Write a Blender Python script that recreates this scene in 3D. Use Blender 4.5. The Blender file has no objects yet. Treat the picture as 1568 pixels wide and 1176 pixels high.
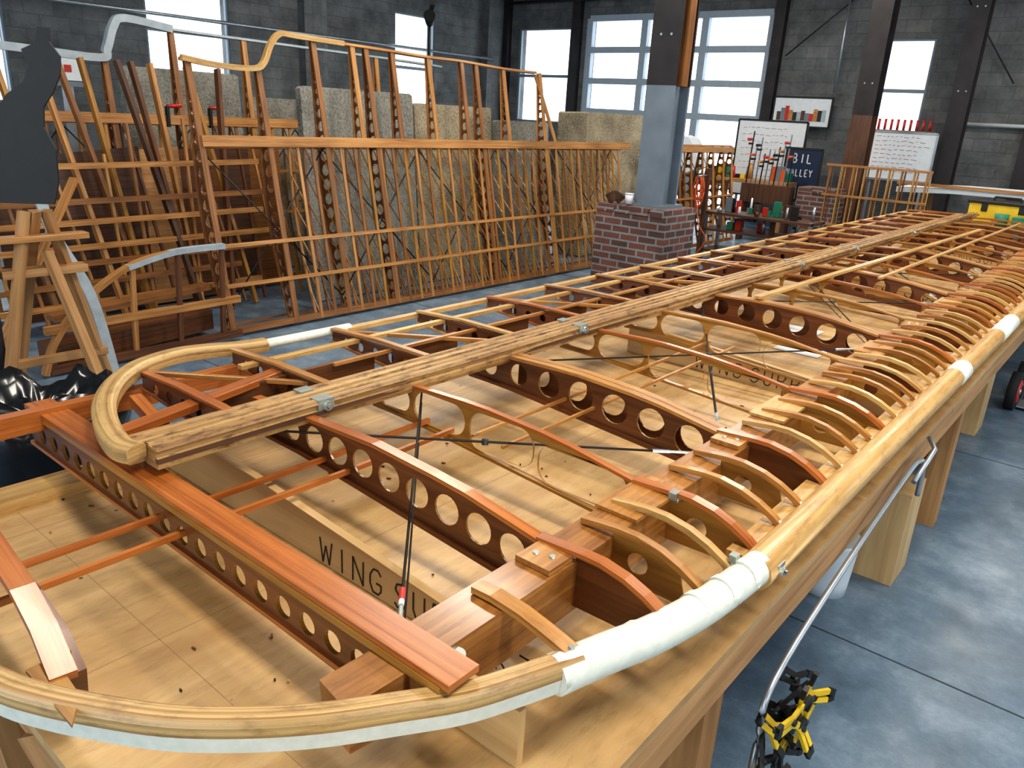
import bpy, bmesh, math, random
from mathutils import Vector, Matrix, noise
from mathutils.geometry import tessellate_polygon
random.seed(7)
V=Vector; Z=V((0,0,1)); X=V((1,0,0)); Y=V((0,1,0))
scn=bpy.context.scene

# ------------------------------------------------------------ materials
MATS={}
def newmat(name):
    m=bpy.data.materials.new(name); m.use_nodes=True
    MATS[name]=m
    nt=m.node_tree; b=nt.nodes['Principled BSDF']
    return m,nt,b
def N(nt,t,**kw):
    n=nt.nodes.new(t)
    for k,v in kw.items(): setattr(n,k,v)
    return n
def ramp(nt,stops):
    r=N(nt,'ShaderNodeValToRGB'); e=r.color_ramp.elements
    while len(e)<len(stops): e.new(.5)
    for i,(p,c) in enumerate(stops):
        e[i].position=p; e[i].color=(*c,1)
    return r
def wood(name,dark,light,rough=.42,coat=0.0,gs=(2.2,55),blotch=.5,bump=.08,knots=False,specks=False,stain=0):
    m,nt,b=newmat(name)
    uv=N(nt,'ShaderNodeUVMap'); mp=N(nt,'ShaderNodeMapping'); mp.inputs['Scale'].default_value=(gs[0],gs[1],1)
    nt.links.new(uv.outputs[0],mp.inputs[0])
    n1=N(nt,'ShaderNodeTexNoise'); n1.inputs['Scale'].default_value=1; n1.inputs['Detail'].default_value=7; n1.inputs['Roughness'].default_value=.6; n1.inputs['Distortion'].default_value=.6
    nt.links.new(mp.outputs[0],n1.inputs['Vector'])
    n2=N(nt,'ShaderNodeTexNoise'); n2.inputs['Scale'].default_value=2.0; n2.inputs['Detail'].default_value=3
    nt.links.new(uv.outputs[0],n2.inputs['Vector'])
    mx=N(nt,'ShaderNodeMath',operation='MULTIPLY_ADD'); mx.inputs[1].default_value=blotch
    nt.links.new(n2.outputs[0],mx.inputs[0])
    sb=N(nt,'ShaderNodeMath',operation='SUBTRACT'); sb.inputs[1].default_value=blotch*.5
    nt.links.new(n1.outputs[0],mx.inputs[2]); nt.links.new(mx.outputs[0],sb.inputs[0])
    r=ramp(nt,[(.3,dark),(.5,tuple((a+c)/2 for a,c in zip(dark,light))),(.68,light)])
    nt.links.new(sb.outputs[0],r.inputs[0])
    out=r.outputs[0]
    def spot(scale,lo,hi,fac,col,prev):
        vo=N(nt,'ShaderNodeTexVoronoi'); vo.inputs['Scale'].default_value=scale
        nt.links.new(uv.outputs[0],vo.inputs['Vector'])
        kr=ramp(nt,[(lo,(1,1,1)),(hi,(0,0,0))]); nt.links.new(vo.outputs['Distance'],kr.inputs[0])
        mm=N(nt,'ShaderNodeMixRGB'); mm.inputs[2].default_value=(*col,1)
        kf=N(nt,'ShaderNodeMath',operation='MULTIPLY'); kf.inputs[1].default_value=fac
        nt.links.new(kr.outputs[0],kf.inputs[0]); nt.links.new(kf.outputs[0],mm.inputs[0]); nt.links.new(prev,mm.inputs[1]); return mm.outputs[0]
    if knots: out=spot(5.5,.03,.10,.55,(dark[0]*.45,dark[1]*.35,dark[2]*.3),out)
    if specks:
        out=spot(9,.035,.05,.85,(.03,.02,.012),out); out=spot(3.1,.02,.16,.35,(.22,.11,.04),out)
    if stain:
        ns=N(nt,'ShaderNodeTexNoise'); ns.inputs['Scale'].default_value=14; ns.inputs['Detail'].default_value=8; ns.inputs['Roughness'].default_value=.7
        m2=N(nt,'ShaderNodeMapping'); m2.inputs['Scale'].default_value=(1,3,1); nt.links.new(uv.outputs[0],m2.inputs[0]); nt.links.new(m2.outputs[0],ns.inputs['Vector'])
        sr=ramp(nt,[(.50,(0,0,0)),(.64,(1,1,1))]); nt.links.new(ns.outputs[0],sr.inputs[0])
        mf=N(nt,'ShaderNodeMath',operation='MULTIPLY'); mf.inputs[1].default_value=stain; nt.links.new(sr.outputs[0],mf.inputs[0])
        mm=N(nt,'ShaderNodeMixRGB'); mm.inputs[2].default_value=(dark[0]*.3,dark[1]*.22,dark[2]*.2,1)
        nt.links.new(mf.outputs[0],mm.inputs[0]); nt.links.new(out,mm.inputs[1]); out=mm.outputs[0]
    nt.links.new(out,b.inputs['Base Color'])
    b.inputs['Roughness'].default_value=rough
    b.inputs['Coat Weight'].default_value=coat; b.inputs['Coat Roughness'].default_value=.16
    bp=N(nt,'ShaderNodeBump'); bp.inputs['Strength'].default_value=bump; bp.inputs['Distance'].default_value=.004
    nt.links.new(n1.outputs[0],bp.inputs['Height']); nt.links.new(bp.outputs[0],b.inputs['Normal'])
    return m
def plain(name,col,rough=.5,metal=0,var=.12,scale=12,emit=0,coat=0):
    m,nt,b=newmat(name)
    tc=N(nt,'ShaderNodeTexCoord'); n=N(nt,'ShaderNodeTexNoise'); n.inputs['Scale'].default_value=scale; n.inputs['Detail'].default_value=5
    nt.links.new(tc.outputs['Object'],n.inputs['Vector'])
    r=ramp(nt,[(.3,tuple(c*(1-var) for c in col)),(.7,tuple(min(1,c*(1+var)) for c in col))])
    nt.links.new(n.outputs[0],r.inputs[0]); nt.links.new(r.outputs[0],b.inputs['Base Color'])
    b.inputs['Roughness'].default_value=rough; b.inputs['Metallic'].default_value=metal; b.inputs['Coat Weight'].default_value=coat
    return m
honey=wood('honey_spruce',(.29,.11,.022),(.58,.29,.075),.38,.35,stain=.3)
sparw=wood('amber_spar_spruce',(.23,.085,.018),(.46,.205,.048),.38,.35,stain=.35)
pale=wood('pale_spruce',(.42,.22,.065),(.68,.44,.165),.42,.25,stain=.3)
orange=wood('orange_varnished_fir',(.28,.075,.014),(.56,.19,.042),.3,.5,gs=(1.2,90),stain=.15)
redwood=wood('mahogany_ply',(.09,.027,.008),(.22,.073,.020),.36,.35,gs=(3,40))
yply=wood('yellow_ply',(.25,.11,.018),(.48,.245,.048),.38,.35,gs=(3,30))
ply=wood('birch_plywood',(.44,.27,.11),(.66,.45,.22),.5,.05,gs=(1.2,14),bump=.03,knots=True)
tply=wood('bench_plywood',(.40,.235,.09),(.61,.41,.19),.45,.06,gs=(1.0,10),bump=.02,specks=True,stain=.2)
fir=wood('construction_fir',(.30,.145,.048),(.52,.29,.12),.6,0,gs=(1.5,35),knots=True)
walnut=wood('dark_wood',(.05,.022,.012),(.13,.06,.03),.5,.1)
bgwood=wood('amber_wood',(.27,.11,.026),(.56,.28,.09),.45,.15)
bgwood2=wood('brown_wood',(.15,.06,.018),(.34,.145,.042),.45,.15)
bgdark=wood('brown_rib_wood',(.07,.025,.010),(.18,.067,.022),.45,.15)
tape=plain('white_tape',(.68,.69,.60),.5,var=.07,scale=60)
lam=wood('laminated_spruce',(.28,.14,.042),(.66,.45,.19),.4,.25,gs=(.5,150),blotch=.3,stain=.4)
weath=wood('weathered_spar',(.24,.11,.032),(.54,.34,.135),.5,.1,gs=(.8,70),blotch=.5,stain=.85)
steel=plain('steel',(.42,.45,.48),.35,.8)
zinc=plain('zinc_fitting',(.36,.39,.36),.4,.7,scale=40)
blackm=plain('black_cable',(.012,.012,.012),.5)
ink=plain('marker_ink',(.03,.022,.015),.7)
red=plain('red_plastic',(.50,.03,.02),.4); yellow=plain('yellow_plastic',(.75,.50,.02),.4)
green=plain('green_plastic',(.02,.20,.12),.5); white=plain('white_paint',(.68,.72,.75),.5,var=.05)
bluegrey=plain('blue_grey_paint',(.16,.195,.235),.5,var=.18,scale=3); darkpaint=plain('dark_brown_paint',(.022,.018,.02),.5,var=.4,scale=4)
blackbag=plain('black_bin_bag',(.01,.011,.013),.22,coat=.3)
greypaint=plain('grey_white_dope',(.36,.41,.44),.5,var=.15)
tyre=plain('tyre_rubber',(.015,.015,.015),.8)
orangecord=plain('orange_cord',(.62,.10,.02),.5)
winframe=plain('window_frame_paint',(.18,.23,.28),.5,var=.05)
doorframe=plain('door_frame_paint',(.36,.42,.48),.5,var=.05)
pencil=plain('pencil_line',(.30,.19,.10),.8)

def carpet(name,c):
    m,nt,b=newmat(name)
    tc=N(nt,'ShaderNodeTexCoord'); n=N(nt,'ShaderNodeTexNoise'); n.inputs['Scale'].default_value=45; n.inputs['Detail'].default_value=4
    n2=N(nt,'ShaderNodeTexNoise'); n2.inputs['Scale'].default_value=2.5
    nt.links.new(tc.outputs['Object'],n.inputs['Vector']); nt.links.new(tc.outputs['Object'],n2.inputs['Vector'])
    a=N(nt,'ShaderNodeMath',operation='ADD'); nt.links.new(n.outputs[0],a.inputs[0]); nt.links.new(n2.outputs[0],a.inputs[1])
    h=N(nt,'ShaderNodeMath',operation='MULTIPLY'); h.inputs[1].default_value=.5; nt.links.new(a.outputs[0],h.inputs[0])
    r=ramp(nt,[(.36,tuple(x*.4 for x in c)),(.62,c)]); nt.links.new(h.outputs[0],r.inputs[0]); nt.links.new(r.outputs[0],b.inputs['Base Color'])
    b.inputs['Roughness'].default_value=1
    bp=N(nt,'ShaderNodeBump'); bp.inputs['Strength'].default_value=.6; bp.inputs['Distance'].default_value=.01
    nt.links.new(n.outputs[0],bp.inputs['Height']); nt.links.new(bp.outputs[0],b.inputs['Normal'])
    return m
carp=carpet('beige_grey_carpet',(.36,.35,.30)); carp2=carpet('tan_carpet',(.48,.41,.28))

def brickmat(name,c1,c2,mort,bw,bh,ms,rough=.9,noisev=.5,bump=.5):
    m,nt,b=newmat(name)
    uv=N(nt,'ShaderNodeUVMap'); br=N(nt,'ShaderNodeTexBrick')
    br.inputs['Color1'].default_value=(*c1,1); br.inputs['Color2'].default_value=(*c2,1); br.inputs['Mortar'].default_value=(*mort,1)
    br.inputs['Scale'].default_value=1; br.inputs['Brick Width'].default_value=bw; br.inputs['Row Height'].default_value=bh; br.inputs['Mortar Size'].default_value=ms; br.inputs['Mortar Smooth'].default_value=.3
    nt.links.new(uv.outputs[0],br.inputs['Vector'])
    n=N(nt,'ShaderNodeTexNoise'); n.inputs['Scale'].default_value=1.7; n.inputs['Detail'].default_value=9; n.inputs['Roughness'].default_value=.7; nt.links.new(uv.outputs[0],n.inputs['Vector'])
    r=ramp(nt,[(.3,(1-noisev,)*3),(.7,(1.0,)*3)]); nt.links.new(n.outputs[0],r.inputs[0])
    mx=N(nt,'ShaderNodeMixRGB',blend_type='MULTIPLY'); mx.inputs[0].default_value=1
    nt.links.new(br.outputs[0],mx.inputs[1]); nt.links.new(r.outputs[0],mx.inputs[2]); nt.links.new(mx.outputs[0],b.inputs['Base Color'])
    b.inputs['Roughness'].default_value=rough
    bp=N(nt,'ShaderNodeBump'); bp.inputs['Strength'].default_value=bump; bp.inputs['Distance'].default_value=.01; bp.invert=True
    nt.links.new(br.outputs['Fac'],bp.inputs['Height']); nt.links.new(bp.outputs[0],b.inputs['Normal'])
    return m
block=brickmat('concrete_block',(.18,.19,.195),(.225,.23,.23),(.165,.17,.175),.40,.20,.009,noisev=.65,bump=.35)
brick=brickmat('red_brick',(.27,.10,.07),(.12,.065,.055),(.30,.31,.31),.21,.072,.012,noisev=.6)

fm,nt,b=newmat('polished_concrete')
tc=N(nt,'ShaderNodeTexCoord'); n=N(nt,'ShaderNodeTexNoise'); n.inputs['Scale'].default_value=1.9; n.inputs['Detail'].default_value=12; n.inputs['Roughness'].default_value=.78
nt.links.new(tc.outputs['Object'],n.inputs['Vector'])
r=ramp(nt,[(.36,(.07,.112,.158)),(.5,(.12,.178,.24)),(.66,(.225,.30,.375))]); nt.links.new(n.outputs[0],r.inputs[0]); nt.links.new(r.outputs[0],b.inputs['Base Color'])
n3=N(nt,'ShaderNodeTexNoise'); n3.inputs['Scale'].default_value=4; n3.inputs['Detail'].default_value=6; nt.links.new(tc.outputs['Object'],n3.inputs['Vector'])
rr=ramp(nt,[(.3,(.24,)*3),(.7,(.46,)*3)]); nt.links.new(n3.outputs[0],rr.inputs[0]); nt.links.new(rr.outputs[0],b.inputs['Roughness'])

# ------------------------------------------------------------ mesh builder
class B:
    def __init__(s,name):
        s.name=name; s.bm=bmesh.new(); s.uv=s.bm.loops.layers.uv.new('UVMap'); s.mats=[]
    def mi(s,m):
        if m not in s.mats: s.mats.append(m)
        return s.mats.index(m)
    def face(s,vs,uvs,m,smooth=False):
        try: f=s.bm.faces.new(vs)
        except ValueError: return None
        f.material_index=s.mi(m); f.smooth=smooth
        for l,u in zip(f.loops,uvs): l[s.uv].uv=u
        return f
    def beam(s,p1,p2,w,h,m,up=Z,w2=None,h2=None):
        p1=V(p1);p2=V(p2);d=(p2-p1);L=d.length;d=d/L
        sd=d.cross(up)
        if sd.length<1e-4: sd=d.cross(X)
        sd.normalize();u=sd.cross(d); w2=w if w2 is None else w2; h2=h if h2 is None else h2
        o=V((random.random()*40,random.random()*40)).to_2d()
        ring=[]
        for p,ww,hh in((p1,w,h),(p2,w2,h2)):
            ring.append([s.bm.verts.new(p+sd*a*ww/2+u*c*hh/2) for a,c in((-1,-1),(1,-1),(1,1),(-1,1))])
        ac=[0,w,w+h,2*w+h,2*w+2*h]
        for i in range(4):
            j=(i+1)%4
            s.face([ring[0][i],ring[0][j],ring[1][j],ring[1][i]],[(o.x,o.y+ac[i]),(o.x,o.y+ac[i+1]),(o.x+L,o.y+ac[i+1]),(o.x+L,o.y+ac[i])],m)
        s.face(ring[0][::-1],[(o.x,o.y),(o.x+.0,o.y+w),(o.x+h*.3,o.y+w),(o.x+h*.3,o.y)],m)
        s.face(ring[1],[(o.x,o.y),(o.x+.0,o.y+w),(o.x+h*.3,o.y+w),(o.x+h*.3,o.y)],m)
    def box(s,lo,hi,m,grain=0):
        lo=V(lo);hi=V(hi);c=(lo+hi)/2;e=hi-lo
        if grain==0: s.beam((lo.x,c.y,c.z),(hi.x,c.y,c.z),e.y,e.z,m)
        elif grain==1: s.beam((c.x,lo.y,c.z),(c.x,hi.y,c.z),e.x,e.z,m)
        else: s.beam((c.x,c.y,lo.z),(c.x,c.y,hi.z),e.y,e.x,m,up=X)
    def rect(s,o,ax,ay,m,uvo=(0,0)):
        o=V(o);ax=V(ax);ay=V(ay)
        vs=[s.bm.verts.new(p) for p in(o,o+ax,o+ax+ay,o+ay)]
        a=ax.length;c=ay.length;u,v=uvo
        s.face(vs,[(u,v),(u+a,v),(u+a,v+c),(u,v+c)],m)
    def sweep(s,pts,prof,m,up=Z,caps=True,smooth=False,pm=None,scales=None):
        pts=[V(p) for p in pts]; n=len(pts); rings=[];L=[0]
        for i in range(1,n): L.append(L[-1]+(pts[i]-pts[i-1]).length)
        o=V((random.random()*40,random.random()*40)).to_2d()
        for i,p in enumerate(pts):
            t=(pts[min(i+1,n-1)]-pts[max(i-1,0)]).normalized()
            sd=t.cross(up)
            if sd.length<1e-3: sd=t.cross(X)
            sd.normalize();u=sd.cross(t);k=scales[i] if scales else 1
            rings.append([s.bm.verts.new(p+sd*a*k+u*c*k) for a,c in prof])
        k=len(prof);ac=[0]
        for j in range(k): ac.append(ac[-1]+math.dist(prof[j],prof[(j+1)%k]))
        for i in range(n-1):
            for j in range(k):
                q=(j+1)%k
                mm=pm[j] if pm else m
                s.face([rings[i][j],rings[i][q],rings[i+1][q],rings[i+1][j]],[(o.x+L[i],o.y+ac[j]),(o.x+L[i],o.y+ac[j+1]),(o.x+L[i+1],o.y+ac[j+1]),(o.x+L[i+1],o.y+ac[j])],mm,smooth)
        if caps:
            uv=[(o.x+a*.3,o.y+c) for a,c in prof]
            s.face(rings[0][::-1],uv[::-1],m); s.face(rings[-1],uv,m)
    def tube(s,pts,r,m,seg=10,up=Z,scales=None,ell=1):
        s.sweep(pts,[(r*math.cos(2*math.pi*i/seg),r*ell*math.sin(2*math.pi*i/seg)) for i in range(seg)],m,up,smooth=True,scales=scales)
    def cyl(s,p1,p2,r,m,seg=14,r2=None):
        s.tube([p1,p2],r,m,seg,up=Z if abs((V(p2)-V(p1)).normalized().z)<.95 else X,scales=[1,(r2/r) if r2 else 1])
    def plate(s,outer,holes,O,ax,ay,th,m,me=None):
        O=V(O);ax=V(ax);ay=V(ay);nn=ax.cross(ay).normalized();me=me or m
        loops=[outer]+holes; flat=[p for l in loops for p in l]
        tris=tessellate_polygon([[V((x,y,0)) for x,y in l] for l in loops])
        o=(random.random()*40,random.random()*40)
        fr=[s.bm.verts.new(O+ax*x+ay*y+nn*th/2) for x,y in flat]
        bk=[s.bm.verts.new(O+ax*x+ay*y-nn*th/2) for x,y in flat]
        uv=[(o[0]+x,o[1]+y) for x,y in flat]
        for t in tris:
            s.face([fr[i] for i in t],[uv[i] for i in t],m); s.face([bk[i] for i in t[::-1]],[uv[i] for i in t[::-1]],m)
        k=0
        for l in loops:
            n=len(l)
            for i in range(n):
                a=k+i;c=k+(i+1)%n
                s.face([fr[a],fr[c],bk[c],bk[a]],[uv[a],uv[c],(uv[c][0],uv[c][1]+th),(uv[a][0],uv[a][1]+th)],me)
            k+=n
    def done(s,bevel=0):
        bmesh.ops.recalc_face_normals(s.bm,faces=s.bm.faces)
        me=bpy.data.meshes.new(s.name); s.bm.to_mesh(me); s.bm.free()
        for m in s.mats: me.materials.append(m)
        ob=bpy.data.objects.new(s.name,me); scn.collection.objects.link(ob)
        if bevel:
            md=ob.modifiers.new('bevel','BEVEL'); md.width=bevel; md.segments=2; md.limit_method='ANGLE'; md.angle_limit=math.radians(50)
        return ob
def circ(x,y,r,n=20): return [(x+r*math.cos(2*math.pi*i/n),y+r*math.sin(2*math.pi*i/n)) for i in range(n)]
def rrect(x0,y0,x1,y1,r,n=5):
    o=[]
    r=min(r,(x1-x0)/2-.001,(y1-y0)/2-.001)
    for cx,cy,a0 in((x1-r,y1-r,0),(x0+r,y1-r,90),(x0+r,y0+r,180),(x1-r,y0+r,270)):
        for i in range(n+1):
            a=math.radians(a0+90*i/n); o.append((cx+r*math.cos(a),cy+r*math.sin(a)))
    return o
def interp(tab,x):
    for (a,p),(c,q) in zip(tab,tab[1:]):
        if x<=c: return p+(q-p)*(x-a)/(c-a) if x>=a else p
    return tab[-1][1]
def smoothpts(P,n=6):
    P=[V(p) for p in P];o=[]
    for i in range(len(P)-1):
        p0=P[max(i-1,0)];p1=P[i];p2=P[i+1];p3=P[min(i+2,len(P)-1)]
        for k in range(n):
            t=k/n
            o.append(.5*((2*p1)+(p2-p0)*t+(2*p0-5*p1+4*p2-p3)*t*t+(3*p1-p0-3*p2+p3)*t**3))
    o.append(P[-1]);return o
RECT=lambda w,h:[(-w/2,-h/2),(w/2,-h/2),(w/2,h/2),(-w/2,h/2)]

# ------------------------------------------------------------ room
RX0,RX1,RY0,RY1,H=-13,4.5,-5,15,5.2
def wall(name,O,ax,L,holes):
    b=B(name);ax=V(ax)
    hs=[[(x0,z0),(x1,z0),(x1,z1),(x0,z1)] for x0,x1,z0,z1 in holes]
    b.plate([(0,0),(L,0),(L,H),(0,H)],hs,O,ax,Z,.25,block)
    return b.done()
bw=[(-12.4,-10.95,1.6,3.58),(-4.53,-3.56,1.65,3.27)]
door=(-10.46,-6.39,0.02,3.75)
wall('wall_back',(RX0-.125,RY1+.125,0),X,RX1-RX0,[(a-RX0+.125,c-RX0+.125,z0,z1) for a,c,z0,z1 in bw+[door]])
lw=[(3.2,4.5,1.5,3.9),(6.5,7.95,1.5,3.9),(11.7,12.85,1.5,3.57)]
wall('wall_left',(RX0-.125,RY0,0),Y,RY1-RY0+.25,[(a-RY0,c-RY0,z0,z1) for a,c,z0,z1 in lw])
rw=[(-3,1.5,.9,4.2),(3,7.5,.9,4.2),(9,13,.9,4.2)]
wall('wall_right',(RX1+.125,RY0,0),Y,RY1-RY0+.25,[(a-RY0,c-RY0,z0,z1) for a,c,z0,z1 in rw])
wall('wall_front',(RX0-.125,RY0-.125,0),X,RX1-RX0+.25,[(2,6.5,.02,4.2),(9,16,.02,4.2)])
b=B('floor'); b.box((RX0-.25,RY0-.25,-.1),(RX1+.25,RY1+.25,0),fm)
b.done()
b=B('trim_floor_joints')
jm=plain('joint_sealant',(.035,.05,.065),.8)
for y in(-2,.4,2.63,4.95,7.3,9.7,12): b.box((RX0,y-.003,0),(RX1,y+.003,.0015),jm)
for x in(-10,-7,-4,-1.2,1.9): b.box((x-.003,RY0,0),(x+.003,RY1,.0015),jm)
b.done()
b=B('ceiling'); b.box((RX0-.25,RY0-.25,H),(RX1+.25,RY1+.25,H+.15),plain('ceiling_deck',(.30,.30,.30),.8)); b.done()
b=B('ceiling_beams')
for y in(0,5,10): b.box((RX0,y-.12,H-.4),(RX1,y+.12,H),darkpaint)
b.done()
b=B('wall_pilasters')
for y in(2.2,9.6,14.6): b.box((RX0,y-.25,0),(RX0+.2,y+.25,H),block,2)
for x in(-12.75,-10.75,-6.22,-1.9): b.box((x-.1,RY1-.15,0),(x+.1,RY1,H),darkpaint,2)
for z in(2.9,4.6): b.cyl((RX0+.25,-4,z),(RX0+.25,14.5,z),.03,steel,8)
b.cyl((-12.6,14.8,4.1),(4,14.8,4.1),.035,darkpaint,8); b.cyl((-5.0,14.8,2.4),(-5.0,14.8,4.1),.02,steel,8)
b.cyl((-2.3,14.85,2.6),(-3.4,14.85,4.1),.012,darkpaint,6); b.cyl((-6.0,14.85,3.0),(-4.7,14.85,4.1),.012,darkpaint,6)
b.done()
def window(name,O,ax,w,z0,z1,cols,rows,fw=.06,fm=winframe):
    b=B(name);O=V(O);ax=V(ax)
    for i in range(cols+1):
        x=w*i/cols; b.beam(O+ax*x+Z*z0,O+ax*x+Z*z1,fw,fw*1.2,fm,up=ax)
    for j in range(rows+1):
        z=z0+(z1-z0)*j/rows; b.beam(O+Z*z,O+ax*w+Z*z,fw*1.2,fw,fm)
    return b.done()
k=1
for a,c,z0,z1 in bw: window('window_%d'%k,(a,RY1+.05,0),X,c-a,z0,z1,1,2); k+=1
for a,c,z0,z1 in lw: window('window_%d'%k,(RX0-.05,a,0),Y,c-a,z0,z1,1,2); k+=1
for a,c,z0,z1 in rw: window('window_%d'%k,(RX1+.05,a,0),Y,c-a,z0,z1,3,3); k+=1
window('door_1',(door[0],RY1+.05,0),X,door[1]-door[0],.03,3.75,3,6,.12,doorframe)

def pier(name,lo,hi):
    b=B(name);x0,y0,z0=lo;x1,y1,z1=hi
    b.rect((x0,y0,z0),(x1-x0,0,0),(0,0,z1-z0),brick); b.rect((x1,y0,z0),(0,y1-y0,0),(0,0,z1-z0),brick,(x1-x0,0))
    b.rect((x1,y1,z0),(x0-x1,0,0),(0,0,z1-z0),brick,(.7,0)); b.rect((x0,y1,z0),(0,y0-y1,0),(0,0,z1-z0),brick,(.3,0))
    b.rect((x0,y0,z1),(x1-x0,0,0),(0,y1-y0,0),brick)
    x=x0
    while x<x1-.1:
        l=random.uniform(.16,.22); b.box((x+.006,y0-.006,z1-.075),(min(x+l,x1)-.006,y0+.03,z1-.01+random.uniform(0,.02)),brick); x+=l+.01
    return b.done()
pier('brick_pier',(-4.53,6.87,0),(-3.72,7.5,.92)); pier('brick_pier',(-4.42,12.25,0),(-3.85,12.75,.92))
b=B('paper_cup')
b.cyl((-4.2,6.95,.935),(-4.2,6.95,1.03),.035,white,16,r2=.045); b.cyl((-4.2,6.95,1.03),(-4.2,6.95,1.04),.048,white,16)
b.done()
b=B('cleaning_rag'); b.sweep(smoothpts([(-4.46,6.97,.955),(-4.42,6.96,.98),(-4.36,6.97,1.0),(-4.31,7.0,.955)],4),RECT(.10,.03),walnut,up=Y); b.done()
def column(x,y,z0,zs,w,lowm,upm,woodside=True):
    b=B('steel_column')
    for z_0,z_1,m in((z0,zs,lowm),(zs,H,upm)):
        b.box((x-w/2,y-w/2,z_0),(x+w/2,y-w/2+.03,z_1),m,2); b.box((x-w/2,y+w/2-.03,z_0),(x+w/2,y+w/2,z_1),m,2)
        b.box((x+w/2-.12,y-w/2+.03,z_0),(x+w/2-.09,y+w/2-.03,z_1),m,2)
        b.box((x-w/2,y-w/2+.03,z_0),(x-w/2+.03,y+w/2-.03,z_1),m,2)
    if woodside: b.box((x+w/2-.09,y-.06,zs),(x+w/2+.02,y+.06,H),bgwood2,2)
    for i in(1,5):
        z=zs+.15+i*.3
        for dx in(-.05,.06): b.cyl((x+dx,y-w/2-.006,z),(x+dx,y-w/2+.01,z),.012,steel)
    b.box((x-w/2-.05,y-w/2-.05,z0),(x+w/2+.05,y+w/2+.05,z0+.03),lowm)
    return b.done()
column(-4.02,7.17,.92,2.07,.31,bluegrey,darkpaint)
column(-3.85,12.95,0,2.0,.30,walnut,darkpaint,False)
column(-2.9,14.5,0,2.0,.26,darkpaint,darkpaint,False)

# ------------------------------------------------------------ workbench
b=B('workbench_table')
TX0,TX1,TY0,TY1,TZ=-1.95,-.425,.29,9.3,.80
y=TY0
for ye in(2.1,4.5,6.9,TY1):
    b.box((TX0,y,TZ-.02),(TX1,ye-.001,TZ),tply,1); y=ye
b.box((TX1-.04,TY0,TZ-.11),(TX1,TY1,TZ-.02),fir,1); b.box((TX0,TY0,TZ-.11),(TX0+.04,TY1,TZ-.02),fir,1)
for y in(TY0+.02,2.1,4.5,6.9,TY1-.04): b.box((TX0+.04,y,TZ-.11),(TX1-.04,y+.04,TZ-.02),fir,0)
for y in(.42,1.33,3.85,7.2,9.0):
    for x in(TX0+.09,TX1-.09):
        b.box((x-.045,y-.045,0),(x+.045,y+.045,TZ-.11),fir,2)
    b.box((TX0+.1,y+.045,.25),(TX1-.1,y+.085,.34),fir,0)
b.box((TX1-.14,.42,.50),(TX1-.10,1.33,.62),ply,1); b.box((TX1-.20,.42,.28),(TX1-.16,1.33,.38),fir,1)
b.beam((TX0+.2,.35,TZ-.1),(TX0+.55,.36,.0),.04,.09,fir)
b.beam((-1.22,.33,TZ-.08),(-.85,.45,.05),.04,.12,fir)
b.box((-1.95,.15,TZ),(-1.86,.76,TZ+.03),pale,1)
for x in(-1.75,-1.2): b.box((x-.0005,TY0,TZ),(x+.0005,TY1,TZ+.0004),pencil,1)
for i in range(5): b.box((TX0,.52+i*1.83,TZ),(TX1,.521+i*1.83,TZ+.0004),pencil,0)
b.done(.002)
b=B('wood_scraps')
random.seed(31)
for i in range(40):
    x=random.uniform(-1.9,-.8);y=random.uniform(.33,2.6);s=random.uniform(.002,.0045)
    if .85<y<.95: continue
    b.beam((x,y,TZ+.003),(x+s*random.uniform(1,3),y+s*random.uniform(-2,2),TZ+.003),s,.003,[walnut,redwood,pale,ink][i%4])
b.done()
def plybox(x0,y0,x1,y1,h):
    b=B('plywood_box')
    b.box((x0,y0,0),(x1,y0+.015,h),ply,2);b.box((x0,y1-.015,0),(x1,y1,h),ply,2);b.box((x0,y0+.015,0),(x0+.015,y1-.015,h),ply,2);b.box((x1-.015,y0+.015,0),(x1,y1-.015,h),ply,2);b.box((x0,y0,h),(x1,y1,h+.015),ply)
    b.done(.002)
plybox(-.66,3.12,-.475,3.34,.40); plybox(-.80,5.3,-.56,5.55,.42)

# ------------------------------------------------------------ wing
top=[(-2.1,1.0),(-1.66,1.012),(-1.46,1.022),(-1.2,1.032),(-.95,1.02),(-.72,.985),(-.64,.985),(-.55,.97),(-.48,.945),(-.44,.93)]
bot=[(-2.1,.93),(-1.46,.925),(-.9,.885),(-.72,.872),(-.5,.885),(-.44,.91)]
zt=lambda x:interp(top,x); zb=lambda x:interp(bot,x)
w=B('airplane_wing_frame')
YE=9.2
FX0,FX1=-.738,-.652
w.box((FX0,.68,.875),(FX1,YE,.98),sparw,1)
w.beam((-.72,.54,.915),(-.695,.70,.925),.075,.08,sparw,h2=.10)
for i,y in enumerate((1.22,1.98,2.9,4.1,5.3,6.5)): w.box((FX0-.006,y,.981),(FX1+.006,y+.2,.989),pale if i in(1,3) else honey,1)
prf=[(-.024,-.03),(.024,-.03),(.026,-.008),(.019,-.004),(.019,.004),(.026,.01),(.023,.018),(.008,.019),(.006,.014),(-.006,.014),(-.008,.019),(-.023,.018),(-.026,.01)]
yy=[.66+i*.3 for i in range(29)]
w.sweep([(-1.462+.003*math.sin(y*5),y,1.038) for y in yy],prf,weath)
w.sweep([(-1.441,.66,1.026),(-1.441,YE,1.026)],RECT(.010,.010),walnut)
le=[(-.53,.80,.938),(-.50,.90,.938),(-.47,1.0,.936),(-.445,1.15,.932),(-.432,1.33,.93)]
w.tube(smoothpts(le,5),.032,tape,16)
for y in(.95,1.02,1.10,1.18,1.26):
    p=V((interp([(.8,-.53),(.9,-.50),(1.0,-.47),(1.15,-.445),(1.33,-.432)],y),y,.935)); w.tube([p,p+V((.003,.02,0))],.0326,tape,16)
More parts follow.
